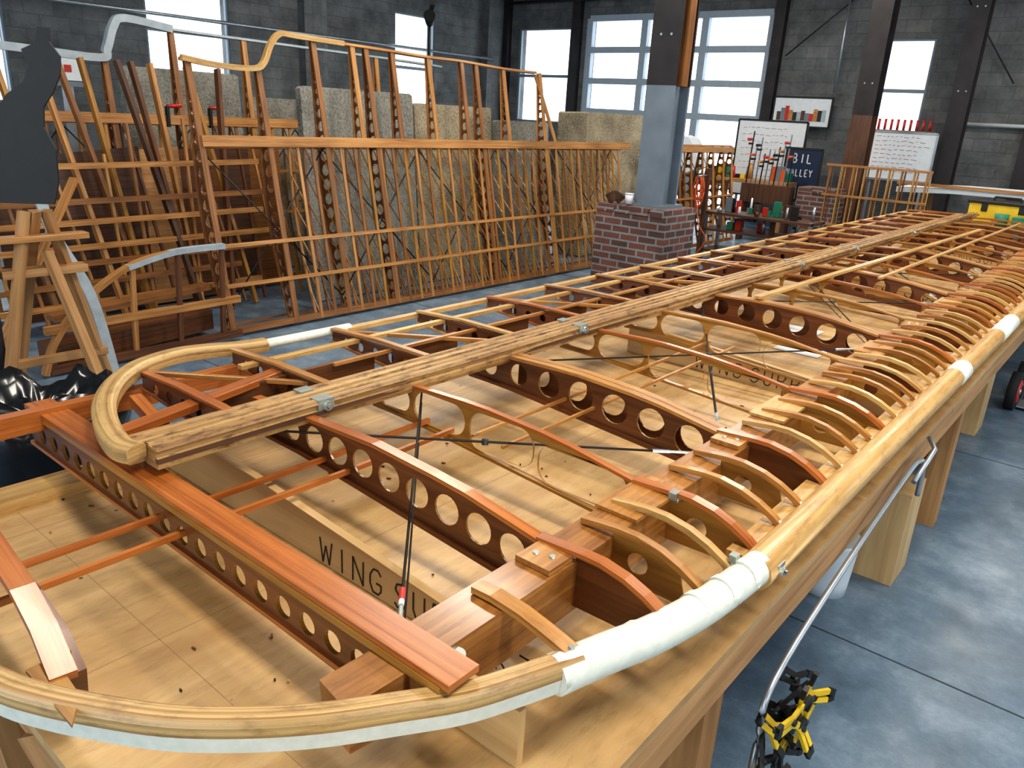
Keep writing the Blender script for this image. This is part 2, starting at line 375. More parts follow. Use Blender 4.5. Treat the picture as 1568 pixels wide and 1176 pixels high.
lep=[(-.432,y,.925) for y in(1.31,1.8,2.5,3.5,5,7,YE)]
w.tube(lep,.036,pale,14)
for y0,y1 in((3.05,3.2),(3.9,4.3),(5.2,5.6),(6.5,7.2)): w.tube([(-.432,y0,.925),(-.432,y1,.925)],.0378,tape,14)
w.box((-.50,1.33,.885),(-.46,YE,.94),pale,1)
bow=[(-.515,.84,.945),(-.55,.74,.948),(-.585,.66,.948),(-.635,.585,.948),(-.695,.50,.948),(-.76,.428,.948),(-.835,.362,.948),(-.92,.308,.948),(-.99,.27,.948),(-1.06,.242,.948),(-1.2,.208,.948),(-1.4,.19,.95),(-1.65,.21,.955),(-1.85,.30,.96),(-1.95,.42,.975)]
pr=[(-.016,-.028),(.016,-.028),(.019,-.002),(.019,.014),(.014,.022),(-.014,.022),(-.019,.014),(-.019,-.002)]
w.sweep(smoothpts(bow,5),pr,lam,pm=[tape,tape,lam,lam,lam,lam,lam,tape])
w.box((-1.975,.40,.95),(-1.94,1.2,1.0),orange,1)
def webholes(x0,x1,r,sp):
    n=int((x1-x0)/sp);o=[]
    for i in range(n):
        x=x0+(x1-x0)*(i+.5)/n; zz=(zt(x)+zb(x))/2
        o.append(circ(x,zz,min(r,(zt(x)-zb(x))/2-.018),20))
    return o
def cap(y,x0,x1,wd,th,m,fn,dz=0,n=10):
    pts=[(x0+(x1-x0)*i/n,y,fn(x0+(x1-x0)*i/n)+dz) for i in range(n+1)]
    w.sweep(pts,RECT(wd,th),m)
def outline(x0,x1,n=10):
    up=[(x0+(x1-x0)*i/n,zt(x0+(x1-x0)*i/n)) for i in range(n+1)]
    lo=[(x0+(x1-x0)*i/n,zb(x0+(x1-x0)*i/n)) for i in range(n+1)]
    return lo+up[::-1]
def plate_rib(y,x0,x1,r,sp,m,capm,capw=.024,th=.005,capth=.009):
    w.plate(outline(x0,x1),webholes(x0+.02,x1-.02,r,sp),(0,y,0),X,Z,th,m,yply)
    cap(y,x0,x1,capw,capth,capm,zt); cap(y,x0,x1,capw,capth,m,zb)
def truss_rib(y,x0,x1,m,capm):
    cells=[x0+.01]+[x0+(x1-x0)*k for k in(.18,.42,.68)]+[x1-.01]
    hs=[]
    for a,c in zip(cells,cells[1:]):
        xm=(a+c)/2
        z0,z1=zb(xm)+.012,zt(xm)-.012
        hs.append(rrect(a+.008,z0,c-.008,z1,.042,6))
    w.plate(outline(x0,x1),hs,(0,y,0),X,Z,.006,m)
    cap(y,x0,x1,.018,.008,capm,zt); cap(y,x0,x1,.016,.008,m,zb)
w.plate([(-2.02,.895),(-.66,.875),(-.66,.975),(-2.02,.975)],[circ(-2.0+i*.066+.04,.928,.021,18) for i in range(20)],(0,.632,0),X,Z,.008,redwood,yply)
w.sweep([(-2.04,.655,.985),(-1.5,.657,.985),(-.585,.66,.985)],RECT(.062,.012),orange)
w.box((-2.03,.626,.967),(-.6,.642,.980),yply); w.box((-2.03,.622,.888),(-.68,.642,.897),orange)
w.box((-2.02,.67,.905),(-.75,.678,.97),redwood)
ribs=[1.03,1.37,1.78,2.27,2.72,3.20]; yy=3.20
while yy<8.8: yy+=.40; ribs.append(yy)
for i,y in enumerate(ribs):
    if i in(0,):
        plate_rib(y,-1.66,FX0,.034,.086,redwood,orange,.026)
        nosec=orange
    elif i==2 or (i>2 and (i-2)%3==0):
        plate_rib(y,-1.60,FX0,.043,.115,redwood,honey,.03,.006)
        cap(y+.025,-1.60,FX0,.03,.009,honey,zt)
        w.plate(outline(-1.44,FX0),webholes(-1.42,FX0-.02,.043,.115),(0,y+.045,0),X,Z,.005,redwood)
        nosec=orange
    else:
        truss_rib(y,-1.60,FX0,yply,orange if i%2 else honey); nosec=orange if i%2 else pale
    nx=[-.74,-.70,-.64,-.60,-.55,-.51,-.475,-.455]; nz=[.992,.994,.998,.998,.989,.974,.955,.94]
    w.sweep([(a,y,c) for a,c in zip(nx,nz)],RECT(.024,.010),nosec)
    w.plate([(-.655,.885),(-.47,.89),(-.47,.94),(-.51,.968),(-.55,.983),(-.60,.992),(-.655,.992)],[circ(-.585,.935,.024,16)] if i%2 else [],(0,y,0),X,Z,.005,redwood if i%2==0 else yply)
    w.box((FX0-.03,y+.013,.88),(FX0,y+.028,.975),honey,2)
ny=[.835,1.15,1.26,1.50,1.62,1.90,2.03,2.15,2.40,2.52,2.62,2.84,2.96,3.08]
y=3.33
while y<9: ny+= [y,y+.135]; y+=.40
for i,y in enumerate(ny):
    nx=[-.725,-.68,-.64,-.60,-.55,-.51,-.475,-.455]; nz=[.988,.994,.998,.998,.989,.974,.955,.94]
    if i==0: nx=[-.72,-.68,-.62,-.58,-.55,-.52];nz=[.988,.99,.985,.977,.970,.962]
    w.sweep([(a,y,c) for a,c in zip(nx,nz)],RECT(.018 if i else .03,.012),[honey,honey,pale][i%3])
    if i%3==1: w.plate([(-.655,.90),(-.49,.90),(-.51,.966),(-.55,.981),(-.60,.990),(-.655,.990)],[circ(-.595,.945,.022,14)],(0,y,0),X,Z,.004,yply)
    w.cyl((nx[-1]-.005,y,nz[-1]+.004),(nx[-1]-.005,y,nz[-1]+.012),.005,zinc,8)
for x in(-1.39,-1.30): w.sweep([(x,.19,.932),(x,.66,.932),(x+.01,1.03,.936),(x+.01,1.37,.94)],RECT(.010,.012),orange)
for x in(-1.22,-1.12): w.sweep([(x,1.37,.945),(x,2.72,.945)],RECT(.008,.008),honey)
w.sweep([(-1.0,.30,.965),(-1.1,.315,.985),(-1.2,.325,1.0),(-1.4,.34,1.01),(-1.7,.36,1.0)],RECT(.035,.014),orange)
w.sweep([(-1.02,.325,.93),(-1.1,.335,.95),(-1.2,.34,.965),(-1.5,.35,.97)],RECT(.02,.05),redwood)
w.plate([(0,0),(.15,.0),(.10,.03),(.03,.035),(0,.06)],[],(-1.05,.27,.966),X,Y,.005,yply)
w.box((-.76,.735,.80),(-.54,.75,.905),ply)
def wire(p,q,r=.0028): w.cyl(p,q,r,blackm,6)
def turn(p,q,t,col=True):
    p=V(p);q=V(q);d=(q-p).normalized();c=p.lerp(q,t)
    w.cyl(c,c+d*.03,.0055,red if col else steel,8);w.cyl(c+d*.03,c+d*.045,.005,white if col else steel,8);w.cyl(c+d*.045,c+d*.10,.004,zinc,8)
bays=[(.70,1.42),(1.86,3.12),(3.26,4.34),(4.46,5.54),(5.66,6.8)]
for i,(a,c) in enumerate(bays):
    r0,r1=(-1.46,c,.99),(-.765,a,.93)
    wire(r0,r1);wire((r0[0],r0[1],.955),(r1[0],r1[1]+.01,.905),.002);turn(r0,r1,.87,i<1)
    r2,r3=(-1.52,.96,.985) if i==0 else (-1.46,a,.985),(-.765,1.70 if i==0 else c,.945)
    wire(r2,r3,.003);turn(r2,r3,.9,False)
    m=V(r2).lerp(V(r3),.5); w.cyl(m-Z*.006,m+Z*.006,.009,blackm,10)
def fitting(b,x,y,z,s=1):
    b.box((x-.02*s,y-.028*s,z-.03*s),(x+.022*s,y+.028*s,z+.004),zinc,1)
    b.cyl((x+.01,y,z-.012),(x+.034*s,y,z-.012),.014*s,zinc,14); b.cyl((x+.034*s,y,z-.012),(x+.042*s,y,z-.012),.008*s,steel,6)
for y in(1.08,2.17,4.25,5.2,6.6): fitting(w,-1.457,y,1.054,.85)
for y in(.95,1.72,2.6,3.5,4.6): 
    w.box((FX0+.005,y,.981),(FX1-.005,y+.07,.992),honey,1)
    w.cyl((-.71,y+.03,.99),(-.71,y+.03,.995),.006,zinc,8);w.cyl((-.68,y+.04,.99),(-.68,y+.04,.995),.006,zinc,8)
w.cyl((-.64,.70,.955),(-.64,.70,.975),.016,zinc,14)
fitting(w,-.41,1.36,.935,.6); fitting(w,-.46,1.27,.968,.35); fitting(w,-.64,1.36,1.0,.4)
w.beam((-1.25,3.2,1.045),(-1.12,7.4,1.045),.03,.012,pale)
w.beam((-1.05,4.3,1.03),(-1.0,8.6,1.03),.02,.012,pale)
w.done(.0012)

# ------------------------------------------------------------ aileron
w=B('aileron_frame')
bow=[(-1.47,.635,1.045),(-1.52,.625,1.045),(-1.64,.652,1.045),(-1.77,.705,1.045),(-1.885,.78,1.045),(-1.965,.865,1.045),(-2.01,.945,1.042),(-2.03,1.03,1.04),(-2.025,1.12,1.035),(-2.01,1.20,1.03),(-1.995,1.28,1.03)]
w.sweep(smoothpts(bow,6),[(-.024,-.018),(.024,-.018),(.026,.008),(.014,.018),(-.014,.018),(-.026,.008)],lam)
w.tube([(-2.005,1.24,1.028),(-2.0,1.4,1.028),(-1.995,1.60,1.028)],.02,tape,12,ell=.7)
w.box((-2.0,1.58,1.018),(-1.974,8.6,1.033),pale,1)
w.sweep([(-1.524+.003*math.sin(y*4),y,1.036) for y in [.63+i*.3 for i in range(28)]],prf,weath)
w.box((-1.548,.66,.985),(-1.505,8.6,1.005),redwood,1)
w.box((-1.86,1.1,1.025),(-1.838,8.6,1.038),pale,1)
w.box((-1.70,1.3,1.03),(-1.688,4.0,1.040),honey,1)
ay=[.88,1.16,1.52,1.90,2.28,2.66,3.05]; y=3.05
while y<8.4: y+=.4; ay.append(y)
for i,y in enumerate(ay):
    x0=-1.98 if i else -1.95
    m=[orange,honey,bgwood,pale][i%4]
    w.plate([(x0,1.0),(-1.545,.965),(-1.545,1.045),(x0,1.035)],[circ(x0+.07+j*.07,1.010,.014,14) for j in range(5)],(0,y,0),X,Z,.006,redwood)
    w.sweep([(x0,y,1.04),(-1.76,y,1.052),(-1.54,y,1.052)],RECT(.022,.009),m)
    w.sweep([(x0,y,.998),(-1.54,y,.965)],RECT(.018,.009),m)
    if i%2==0: w.beam((-1.95,y+.03,1.03),(-1.55,y+.34,1.03),.016,.012,honey)
    if i%3!=2: w.box((-1.86,y+.02,.97),(-1.60,y+.035,1.04),redwood)
    w.box((-1.72,y+.02,.965),(-1.705,y+.3,1.035),bgdark,1)
w.beam((-1.62,.67,1.03),(-1.75,1.16,1.03),.04,.018,orange); w.beam((-1.87,.82,1.0),(-1.56,.76,1.0),.03,.03,orange)
w.box((-1.84,1.18,.97),(-1.55,1.2,1.04),redwood)
for y in(1.08,2.17,4.25,5.2): fitting(w,-1.53,y,1.056,.7)
w.done(.0012)

# ------------------------------------------------------------ support boards with lettering
STK={'W':[[(0,1),(.22,0),(.48,.75),(.75,0),(1,1)]],'I':[[(.5,1),(.5,0)]],'N':[[(.05,0),(.08,1),(.85,0),(.88,1)]],
'G':[[(.9,.82),(.7,1),(.35,.98),(.1,.7),(.08,.35),(.3,.03),(.7,.02),(.9,.2),(.9,.45),(.55,.45)]],'S':[[(.85,.85),(.6,1),(.25,.92),(.15,.7),(.4,.52),(.7,.42),(.85,.2),(.6,.0),(.3,.02),(.1,.15)]],
'U':[[(.1,1),(.1,.3),(.3,.02),(.65,.02),(.85,.3),(.85,1)]],'P':[[(.12,0),(.12,1),(.6,1),(.85,.8),(.6,.52),(.12,.5)]],'O':[[(.5,1),(.15,.8),(.08,.4),(.35,.02),(.7,.05),(.92,.4),(.85,.8),(.5,1)]],
'R':[[(.12,0),(.12,1),(.6,1),(.8,.78),(.6,.52),(.12,.5),(.85,0)]],'T':[[(.5,0),(.5,1)],[(.05,1),(.95,1)]],'V':[[(0,1),(.45,0),(.9,1)]],'A':[[(0,0),(.45,1),(.9,0)],[(.2,.4),(.7,.4)]],'L':[[(.1,1),(.1,0),(.8,0)]],'E':[[(.8,1),(.1,1),(.1,0),(.8,0)],[(.1,.5),(.65,.5)]],'Y':[[(0,1),(.45,.5),(.9,1)],[(.45,.5),(.45,0)]],
'B':[[(.1,0),(.1,1),(.6,1),(.75,.78),(.55,.53),(.1,.52)],[(.55,.53),(.85,.28),(.65,0),(.1,0)]]}
def letters(b,text,O,ax,up,h,m,lw,wd=.62,gap=.28,depth=.001):
    O=V(O);ax=V(ax);up=V(up);x=0;nn=ax.cross(up)
    for ch in text:
        if ch!=' ':
            for st in STK[ch]:
                for p,q in zip(st,st[1:]):
                    P=O+ax*(x+p[0]*h*wd)+up*p[1]*h;Q=O+ax*(x+q[0]*h*wd)+up*q[1]*h
                    b.beam(P,Q,lw,depth,m,up=nn)
            x+=h*(wd+gap)
        else: x+=h*.35
for y,x0,x1,tx in((.885,-1.86,-.77,-1.20),(2.80,-1.62,-.47,-1.30),(5.0,-1.62,-.47,-1.3),(7.2,-1.62,-.47,-1.3)):
    b=B('wing_support_board')
    hh=lambda x:zb(x)-.008-.80
    n=8; P=[(x0,0),(x1,0)]+[(x1+(x0-x1)*i/n,hh(x1+(x0-x1)*i/n)) for i in range(n+1)]
    b.plate(P,[],(0,y,.801),X,Z,.019,ply)
    letters(b,'WING SUPPORT',(tx,y-.0105,.808),X,V((0,0,1)),.056,ink,.0036,wd=.72,gap=.22)
    if y<1: b.beam((x0,y+.03,.812),(x1,y+.03,.812),.04,.018,ply)
    b.done()
b=B('paper_sheet'); b.box((-1.36,3.55,.8015),(-1.14,3.85,.803),white); b.box((-1.20,3.35,.8015),(-1.0,3.54,.803),white); b.done()

# ------------------------------------------------------------ standing wing panels
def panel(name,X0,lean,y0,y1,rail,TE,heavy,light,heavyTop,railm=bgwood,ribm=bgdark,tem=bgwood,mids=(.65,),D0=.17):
    b=B(name);sn,cs=math.sin(lean),math.cos(lean)
    def P(y,v,n=0): return V((X0-v*sn+n*cs,y,.03+v*cs+n*sn))
    up=V((-sn,0,cs)); nn=V((cs,0,sn))
    ter=lambda y:interp(TE,y)/cs
    def dep(v,top): return D0*math.sin(math.pi*min(.5,.15+v/ (1.5)*.45)) if v<.9 else D0*max(.16,1-(v-.9)/(top-.9)*.84)
    for y,full in[(q,True) for q in heavy]+[(q,False) for q in heavyTop]:
        T=ter(y); v0=0.0 if full else rail
        n=8;vs=[v0+(T-v0)*i/n for i in range(n+1)]
        out=[(v,-.0) for v in vs]+[(v,-dep(v,T)) for v in vs[::-1]]
        hs=[];v=v0+.07
        while v<T-.05:
            d=dep(v,T)
            if d>.035:
                r=min(.048,d/2-.009); hs.append(circ(v,-d/2,r,14)); v+=r*2+.022
            else: v+=.1
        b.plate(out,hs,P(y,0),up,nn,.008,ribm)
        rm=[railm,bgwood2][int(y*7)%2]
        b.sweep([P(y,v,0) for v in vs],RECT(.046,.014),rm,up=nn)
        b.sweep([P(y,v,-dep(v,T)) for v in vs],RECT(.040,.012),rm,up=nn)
    for k,y in enumerate(light):
        T=rail;vs=[T*i/6 for i in range(7)];rm=[railm,bgwood2,yply][k%3]
        b.sweep([P(y,v,0) for v in vs],RECT(.027,.012),rm,up=nn)
        b.sweep([P(y,v,-dep(v,2.2)) for v in vs],RECT(.022,.010),rm,up=nn)
        for i in range(6): b.beam(P(y,vs[i],-.005),P(y,vs[i+1],-dep(vs[i+1],2.2)),.008,.008,rm)
    b.beam(P(y0,rail,.005),P(y1,rail,.005),.08,.03,railm,up=nn); b.beam(P(y0,rail,-.13),P(y1,rail,-.13),.07,.03,bgwood2,up=nn)
    for mv in mids:
        b.beam(P(y0,mv,.008),P(y1,mv,.008),.030,.014,railm,up=nn)
        b.beam(P(y0,mv-.3,-.15),P(y1,mv-.3,-.15),.02,.014,bgwood2,up=nn)
    b.beam(P(y0,.02,-.02),P(y1,.02,-.02),.05,.05,bgwood2,up=nn)
    b.sweep(smoothpts([P(y,v/cs,-.01) for y,v in TE],5),RECT(.02,.05),tem,up=nn)
    for i in range(int((y1-y0)/1.1)):
        ya=y0+i*1.1
        b.cyl(P(ya,.15,-.05),P(ya+1.1,rail-.05,-.05),.006,blackm,6);b.cyl(P(ya+1.1,.15,-.05),P(ya,rail-.05,-.05),.006,blackm,6)
    return b,P
TEA=[(3.03,1.95),(3.3,1.92),(3.60,1.92),(3.70,1.97),(3.78,2.10),(3.88,2.19),(4.02,2.19),(4.5,2.18),(5.05,2.17),(5.5,2.16),(5.95,2.16),(6.58,2.14),(7.13,2.14)]
light=[3.9+.145*i for i in range(34) if 3.9+.145*i<8.9]
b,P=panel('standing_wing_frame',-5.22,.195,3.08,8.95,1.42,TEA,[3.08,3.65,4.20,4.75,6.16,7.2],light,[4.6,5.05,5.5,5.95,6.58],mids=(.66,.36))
b.sweep(smoothpts([P(y,v/math.cos(.195),.012) for y,v in TEA[:8]],4),[(-.02,-.02),(.02,-.02),(.02,.02),(-.02,.02)],pale,up=X)
b.sweep(smoothpts([P(7.13,2.15,-.01),P(7.25,1.85,-.01),P(7.4,1.45,-.01)],4),RECT(.016,.036),bgwood)
b.done()
TEB=[(1.6,2.0),(2.5,1.97),(3.05,1.95),(3.12,2.02),(3.2,2.2),(3.3,2.27),(3.7,2.23),(6.2,2.2),(7.0,2.18)]
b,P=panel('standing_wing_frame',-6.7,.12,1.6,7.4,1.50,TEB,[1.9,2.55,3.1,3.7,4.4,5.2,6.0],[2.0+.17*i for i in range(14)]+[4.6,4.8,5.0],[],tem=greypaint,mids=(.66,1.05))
b.sweep(smoothpts([P(y,v/math.cos(.12),.012) for y,v in TEB[:7]],5),[(-.03,-.03),(.03,-.03),(.03,.03),(-.03,.03)],greypaint,up=X)
for y in(3.55,3.95):
    q=P(y,1.56,.03); b.box(q-V((.02,.012,.12)),q+V((.02,.012,.05)),blackm,2); b.cyl(q+V((0,0,.05)),q+V((0,.13,.06)),.016,red,8)
b.done()
TEC=[(9.4,1.42),(10.6,1.42),(11.8,1.42)]
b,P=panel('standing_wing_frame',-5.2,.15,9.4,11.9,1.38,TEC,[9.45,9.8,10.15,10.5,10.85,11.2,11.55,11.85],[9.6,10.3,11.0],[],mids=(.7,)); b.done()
b=B('spare_spar_stack')
random.seed(21)
for y,x,t,m in((1.9,-6.2,.3,bgwood2),(2.1,-6.2,.25,yply),(2.35,-6.15,.3,bgwood),(2.55,-6.3,.35,bgwood2),(2.7,-6.25,.2,yply),(2.9,-6.1,.35,walnut),(3.05,-6.2,.22,bgdark),(3.2,-6.2,.1,bgwood),(3.5,-6.2,.3,yply),(3.75,-6.15,-.2,bgdark)):
    b.beam((x+.15,y+t,0.02),(x-.2,y,1.95),.06,.03,m,up=Y)
for i in range(14): b.beam((-6.05,1.7+i*.2,.05),(-6.2,1.6+i*.2+random.uniform(-.15,.15),1.3+random.uniform(-.1,.3)),.025,.02,[bgwood,yply,bgwood2,bgdark][i%4],up=Y)
for z in(.2,.35,.5,.62,.8,.95,1.2): b.beam((-6.06,1.6,z),(-6.06,4.0+random.uniform(-.4,.4),z+.03),.03,.04,[bgwood,bgwood2][int(z*10)%2])
b.done()
b=B('plywood_rack')
for i in range(5): b.plate([(0,0),(1.1+.1*i,0),(1.1+.1*i,1.3),(.0,1.2)],[],(-6.45-.03*i,2.0+i*.25,.02),Y,V((-.05,0,1)),.012,[walnut,fir,bgdark,walnut,bgwood2][i])
b.done()

def cboard(x,y0,y1,z,m,ln=.08,th=.07):
    b=B('carpeted_board')
    P=[(0,0),(y1-y0,0),(y1-y0,z-.02),(y1-y0-.03,z),(.03,z),(0,z-.02)]
    b.plate(P,[],(x,y0,0.005),Y,V((-math.sin(ln),0,math.cos(ln))),th,m); return b.done()
cboard(-5.80,4.25,5.55,1.86,carp); cboard(-5.83,5.6,6.75,1.78,carp2); cboard(-5.80,6.8,7.75,1.66,carp)
cboard(-7.3,3.45,4.6,1.95,carp); cboard(-7.3,4.7,6.2,1.75,carp)
cboard(-6.0,8.45,9.95,1.80,carp2,.03,.45)

b=B('curved_tail_frame')
bowp=[(-5.15,1.72,.02),(-5.15,1.80,.22),(-5.15,2.0,.45),(-5.15,2.3,.64),(-5.15,2.62,.71),(-5.15,3.0,.72)]
b.sweep(smoothpts(bowp,6),RECT(.035,.05),bgwood,up=X)
b.sweep(smoothpts(bowp[3:],5),RECT(.037,.053),greypaint,up=X)
for y,z in((2.0,.43),(2.3,.62),(2.62,.69),(2.95,.70)): b.beam((-5.15,y,.03),(-5.15,y+.03,z),.03,.03,bgwood if y<2.5 else bgdark,up=X)
for z in(.04,.3): b.beam((-5.15,1.75,z),(-5.15,3.1,z+.02),.05,.04,bgwood if z>.1 else bgdark,up=X)
b.beam((-5.3,1.8,.1),(-5.5,3.0,.12),.2,.15,bgdark); b.beam((-5.45,1.9,.3),(-5.5,3.05,.36),.12,.04,bgwood2)
b.beam((-5.0,1.3,.02),(-5.3,2.1,1.2),.05,.03,bgwood)
b.done()
b=B('grey_bow_strip')
b.sweep(smoothpts([(-4.95,1.72,1.62),(-4.97,1.75,1.3),(-4.95,1.80,.95),(-4.9,1.95,.55),(-4.85,2.02,.02)],5),RECT(.06,.02),greypaint,up=X); b.done()

b=B('wooden_easel')
ex,ey=-4.3,1.5
for p,q in(((ex+.15,ey-.35,0),(ex,ey-.05,1.15)),((ex-.15,ey+.35,0),(ex,ey+.05,1.15)),((ex-.4,ey-.1,0),(ex,ey,1.15)),((ex+.35,ey+.15,0),(ex+.02,ey+.02,.95))): b.beam(p,q,.05,.035,fir)
b.beam((ex-.12,ey-.28,.35),(ex-.1,ey+.3,.35),.05,.04,fir); b.beam((ex,ey-.2,.85),(ex,ey+.2,.85),.09,.04,fir); b.beam((ex+.02,ey-.25,1.02),(ex+.02,ey+.22,1.02),.08,.03,bgwood)
b.box((ex-.03,ey-.34,.0),(ex+.05,ey-.24,1.15),darkpaint,2); b.box((ex-.35,ey-.5,.0),(ex-.25,ey-.35,1.0),walnut,2)
b.done(.002)
b=B('black_silhouette_cutout')
sil=[(-.16,0),(.10,0),(.13,.10),(.14,.26),(.10,.36),(.11,.45),(.16,.52),(.20,.60),(.21,.68),(.17,.74),(.18,.80),(.13,.80),(.11,.73),(.05,.70),(.07,.63),(.04,.56),(-.04,.50),(-.10,.42),(-.16,.30),(-.22,.14)]
b.plate(sil,[],(ex+.04,ey-.02,1.19),V((.62,.78,0)).normalized(),Z,.02,blackm); b.done()

b=B('trash_bin')
cx,cy=-2.72,.86
prof=[(.19,0),(.23,.35),(.25,.60),(.275,.64),(.285,.70),(.28,.745),(.26,.765),(.22,.74),(.17,.70),(.10,.72),(.03,.70)]
ns=56;rings=[]
for r,z in prof:
    ring=[]
    for a in range(ns):
        t=a*2*math.pi/ns; k=1 if z>.5 else .3
        d=k*(.035*noise.noise(V((math.cos(t)*4,math.sin(t)*4,z*7)))+.02*noise.noise(V((math.cos(t)*11,math.sin(t)*11,z*15+r*20))))
        ring.append(b.bm.verts.new((cx+(r+d)*math.cos(t),cy+(r+d)*math.sin(t),max(0,z+(d*1.5 if z>.55 else 0)))))
    rings.append(ring)
for i in range(len(rings)-1):
    for a in range(ns):
        c=(a+1)%ns; b.face([rings[i][a],rings[i][c],rings[i+1][c],rings[i+1][a]],[(0,0)]*4,blackbag,True)
b.face(rings[-1],[(0,0)]*ns,blackbag); b.face(rings[0][::-1],[(0,0)]*ns,blackbag)
b.done()

b=B('bent_steel_pipe')
b.tube(smoothpts([(-.395,1.42,.0),(-.395,1.42,.45),(-.395,1.46,.605),(-.395,1.87,.700),(-.395,2.40,.775),(-.39,2.52,.785),(-.385,2.58,.75),(-.385,2.6,.64)],6),.008,steel,10)
b.tube([(-.38,2.45,.74),(-.37,2.62,.80),(-.40,2.66,.82)],.008,steel,8); b.done()
b=B('white_bucket')
b.tube([(-.68,2.92,0),(-.68,2.92,.05),(-.68,2.92,.22),(-.68,2.92,.24)],.10,white,24,up=X,scales=[.85,.88,1,1.06])
b.done()
b=B('spring_clamps')
random.seed(4)
for i in range(17):
    c=V((-.375+random.uniform(-.01,.04),1.48+random.uniform(-.09,.11),.48+random.uniform(-.15,.10)))
    R=Matrix.Rotation(random.uniform(-1.5,1.5)+(3.14 if i%2 else 0),3,'X')@Matrix.Rotation(random.uniform(-.5,.5),3,'Y')
    for sg in(-1,1):
        b.sweep([c+R@V((0,sg*.010,-.05)),c+R@V((0,sg*.009,-.02)),c+R@V((0,sg*.008,0)),c+R@V((0,sg*.022,.03)),c+R@V((0,sg*.026,.05))],RECT(.013,.008),yellow if i%3 else blackm,up=X)
        b.beam(c+R@V((0,sg*.025,.04)),c+R@V((0,sg*.03,.072)),.016,.010,blackm,up=X)
        b.beam(c+R@V((0,sg*.010,-.05)),c+R@V((0,sg*.006,-.067)),.016,.009,blackm,up=X)
    b.cyl(c+R@V((-.009,0,0)),c+R@V((.009,0,0)),.008,blackm,10)
b.done()
b=B('hand_truck')
for dy in(0,.35):
    b.cyl((-.52,6.1+dy,.13),(-.46,6.1+dy,.13),.13,tyre,24); b.cyl((-.525,6.1+dy,.13),(-.452,6.1+dy,.13),.08,red,20); b.cyl((-.53,6.1+dy,.13),(-.445,6.1+dy,.13),.02,steel,10)
b.cyl((-.47,6.1,.13),(-.47,6.45,.13),.012,steel,8)
for x in(-.43,-.30): b.tube([(x,6.3,.03),(x+.05,6.35,.6)],.014,steel,8,up=X)
b.box((-.45,6.1,.02),(-.22,6.32,.03),steel)
for z in(.3,.55): b.beam((-.42,6.33+z*.05,z),(-.25,6.33+z*.05,z),.02,.02,steel)
b.done()

# ------------------------------------------------------------ back of shop
def board(name,xc,yc,zc,wd,ht,fr,face,writing=None,mk=None):
    b=B(name)
    b.box((xc-wd/2,yc-.01,zc-ht/2),(xc+wd/2,yc+.01,zc+ht/2),face)
    for s in(-1,1):
        b.box((xc+s*wd/2-.015,yc-.02,zc-ht/2),(xc+s*wd/2+.015,yc+.02,zc+ht/2),fr,2); b.box((xc-wd/2,yc-.02,zc+s*ht/2-.015),(xc+wd/2,yc+.02,zc+s*ht/2+.015),fr,0)
    if writing:
        random.seed(writing)
        for r in range(9):
            x=xc-wd*.42
            while x<xc+wd*random.uniform(.1,.4):
                l=random.uniform(.03,.09); z=zc+ht*.4-r*ht*.09
                b.beam((x,yc-.0115,z),(x+l,yc-.0115,z+random.uniform(-.015,.015)),.001,.007,mk or ink); x+=l+.03
    return b
redink=plain('red_ink',(.35,.05,.06),.6)
b=board('whiteboard',-5.69,14.0,1.22,1.25,1.3,blackm,white,3,redink)
for x in(-6.2,-5.2): b.beam((x,14.05,0),(x,14.05,1.9),.04,.04,steel,up=Y)
b.done()
b=board('whiteboard',-3.55,14.2,1.42,1.0,.75,steel,white,5,redink)
for x in(-3.95,-3.15): b.beam((x,14.25,0),(x,14.25,1.8),.04,.04,steel,up=Y)
b.done()
b=board('framed_photo_poster',-5.50,14.76,2.05,1.05,.5,blackm,white)
random.seed(8)
for i in range(12): b.box((-5.95+i*.075,14.742,1.90),(-5.88+i*.075,14.748,2.02+random.uniform(0,.13)),[walnut,bluegrey,red,honey,darkpaint,greypaint][i%6])
b.done()
navy=plain('navy_print',(.015,.03,.07),.5)
b=board('printed_sign',-4.9,13.6,1.15,.6,.6,darkpaint,navy)
letters(b,'BIL',(-5.08,13.587,1.22),X,Z,.14,white,.02,gap=.25)
letters(b,'VALLEY',(-5.15,13.587,1.0),X,Z,.11,white,.016,wd=.5,gap=.2)
b.beam((-4.9,13.63,0),(-4.9,13.63,1.0),.04,.04,steel,up=Y); b.done()
b=B('workshop_bench')
b.box((-7.6,13.0,.84),(-4.9,13.5,.9),fir); 
for x in(-7.5,-6.2,-5.0):
    for y in(13.05,13.42): b.box((x,y,0),(x+.08,y+.06,.84),fir,2)
b.box((-7.5,13.05,.3),(-5.0,13.45,.33),ply)
b.done()
b=B('bench_clutter')
random.seed(11)
cols=[red,green,white,blackm,walnut,yellow,bluegrey,steel,honey,orangecord]
for i in range(34):
    x=random.uniform(-7.5,-5.0);y=random.uniform(13.08,13.35);s=random.uniform(.03,.09);h=random.uniform(.06,.28)
    if i%2: b.box((x-s,y-s*.7,.901),(x+s,y+s*.7,.901+h),cols[i%10],2)
    else: b.cyl((x,y,.901),(x,y,.901+h),s*.7,cols[i%10],12,r2=s*.5)
b.done()
b=B('storage_cart')
for z in(.12,.40,.62): b.box((-4.75,9.8,z),(-3.3,10.3,z+.03),walnut)
for x in(-4.74,-3.34):
    for y in(9.82,10.25): b.box((x,y,0),(x+.04,y+.04,.66),steel,2)
b.done()
b=B('cart_supplies')
cols2=[blackm,green,walnut,blackm,white,bluegrey,darkpaint,red,steel,walnut]
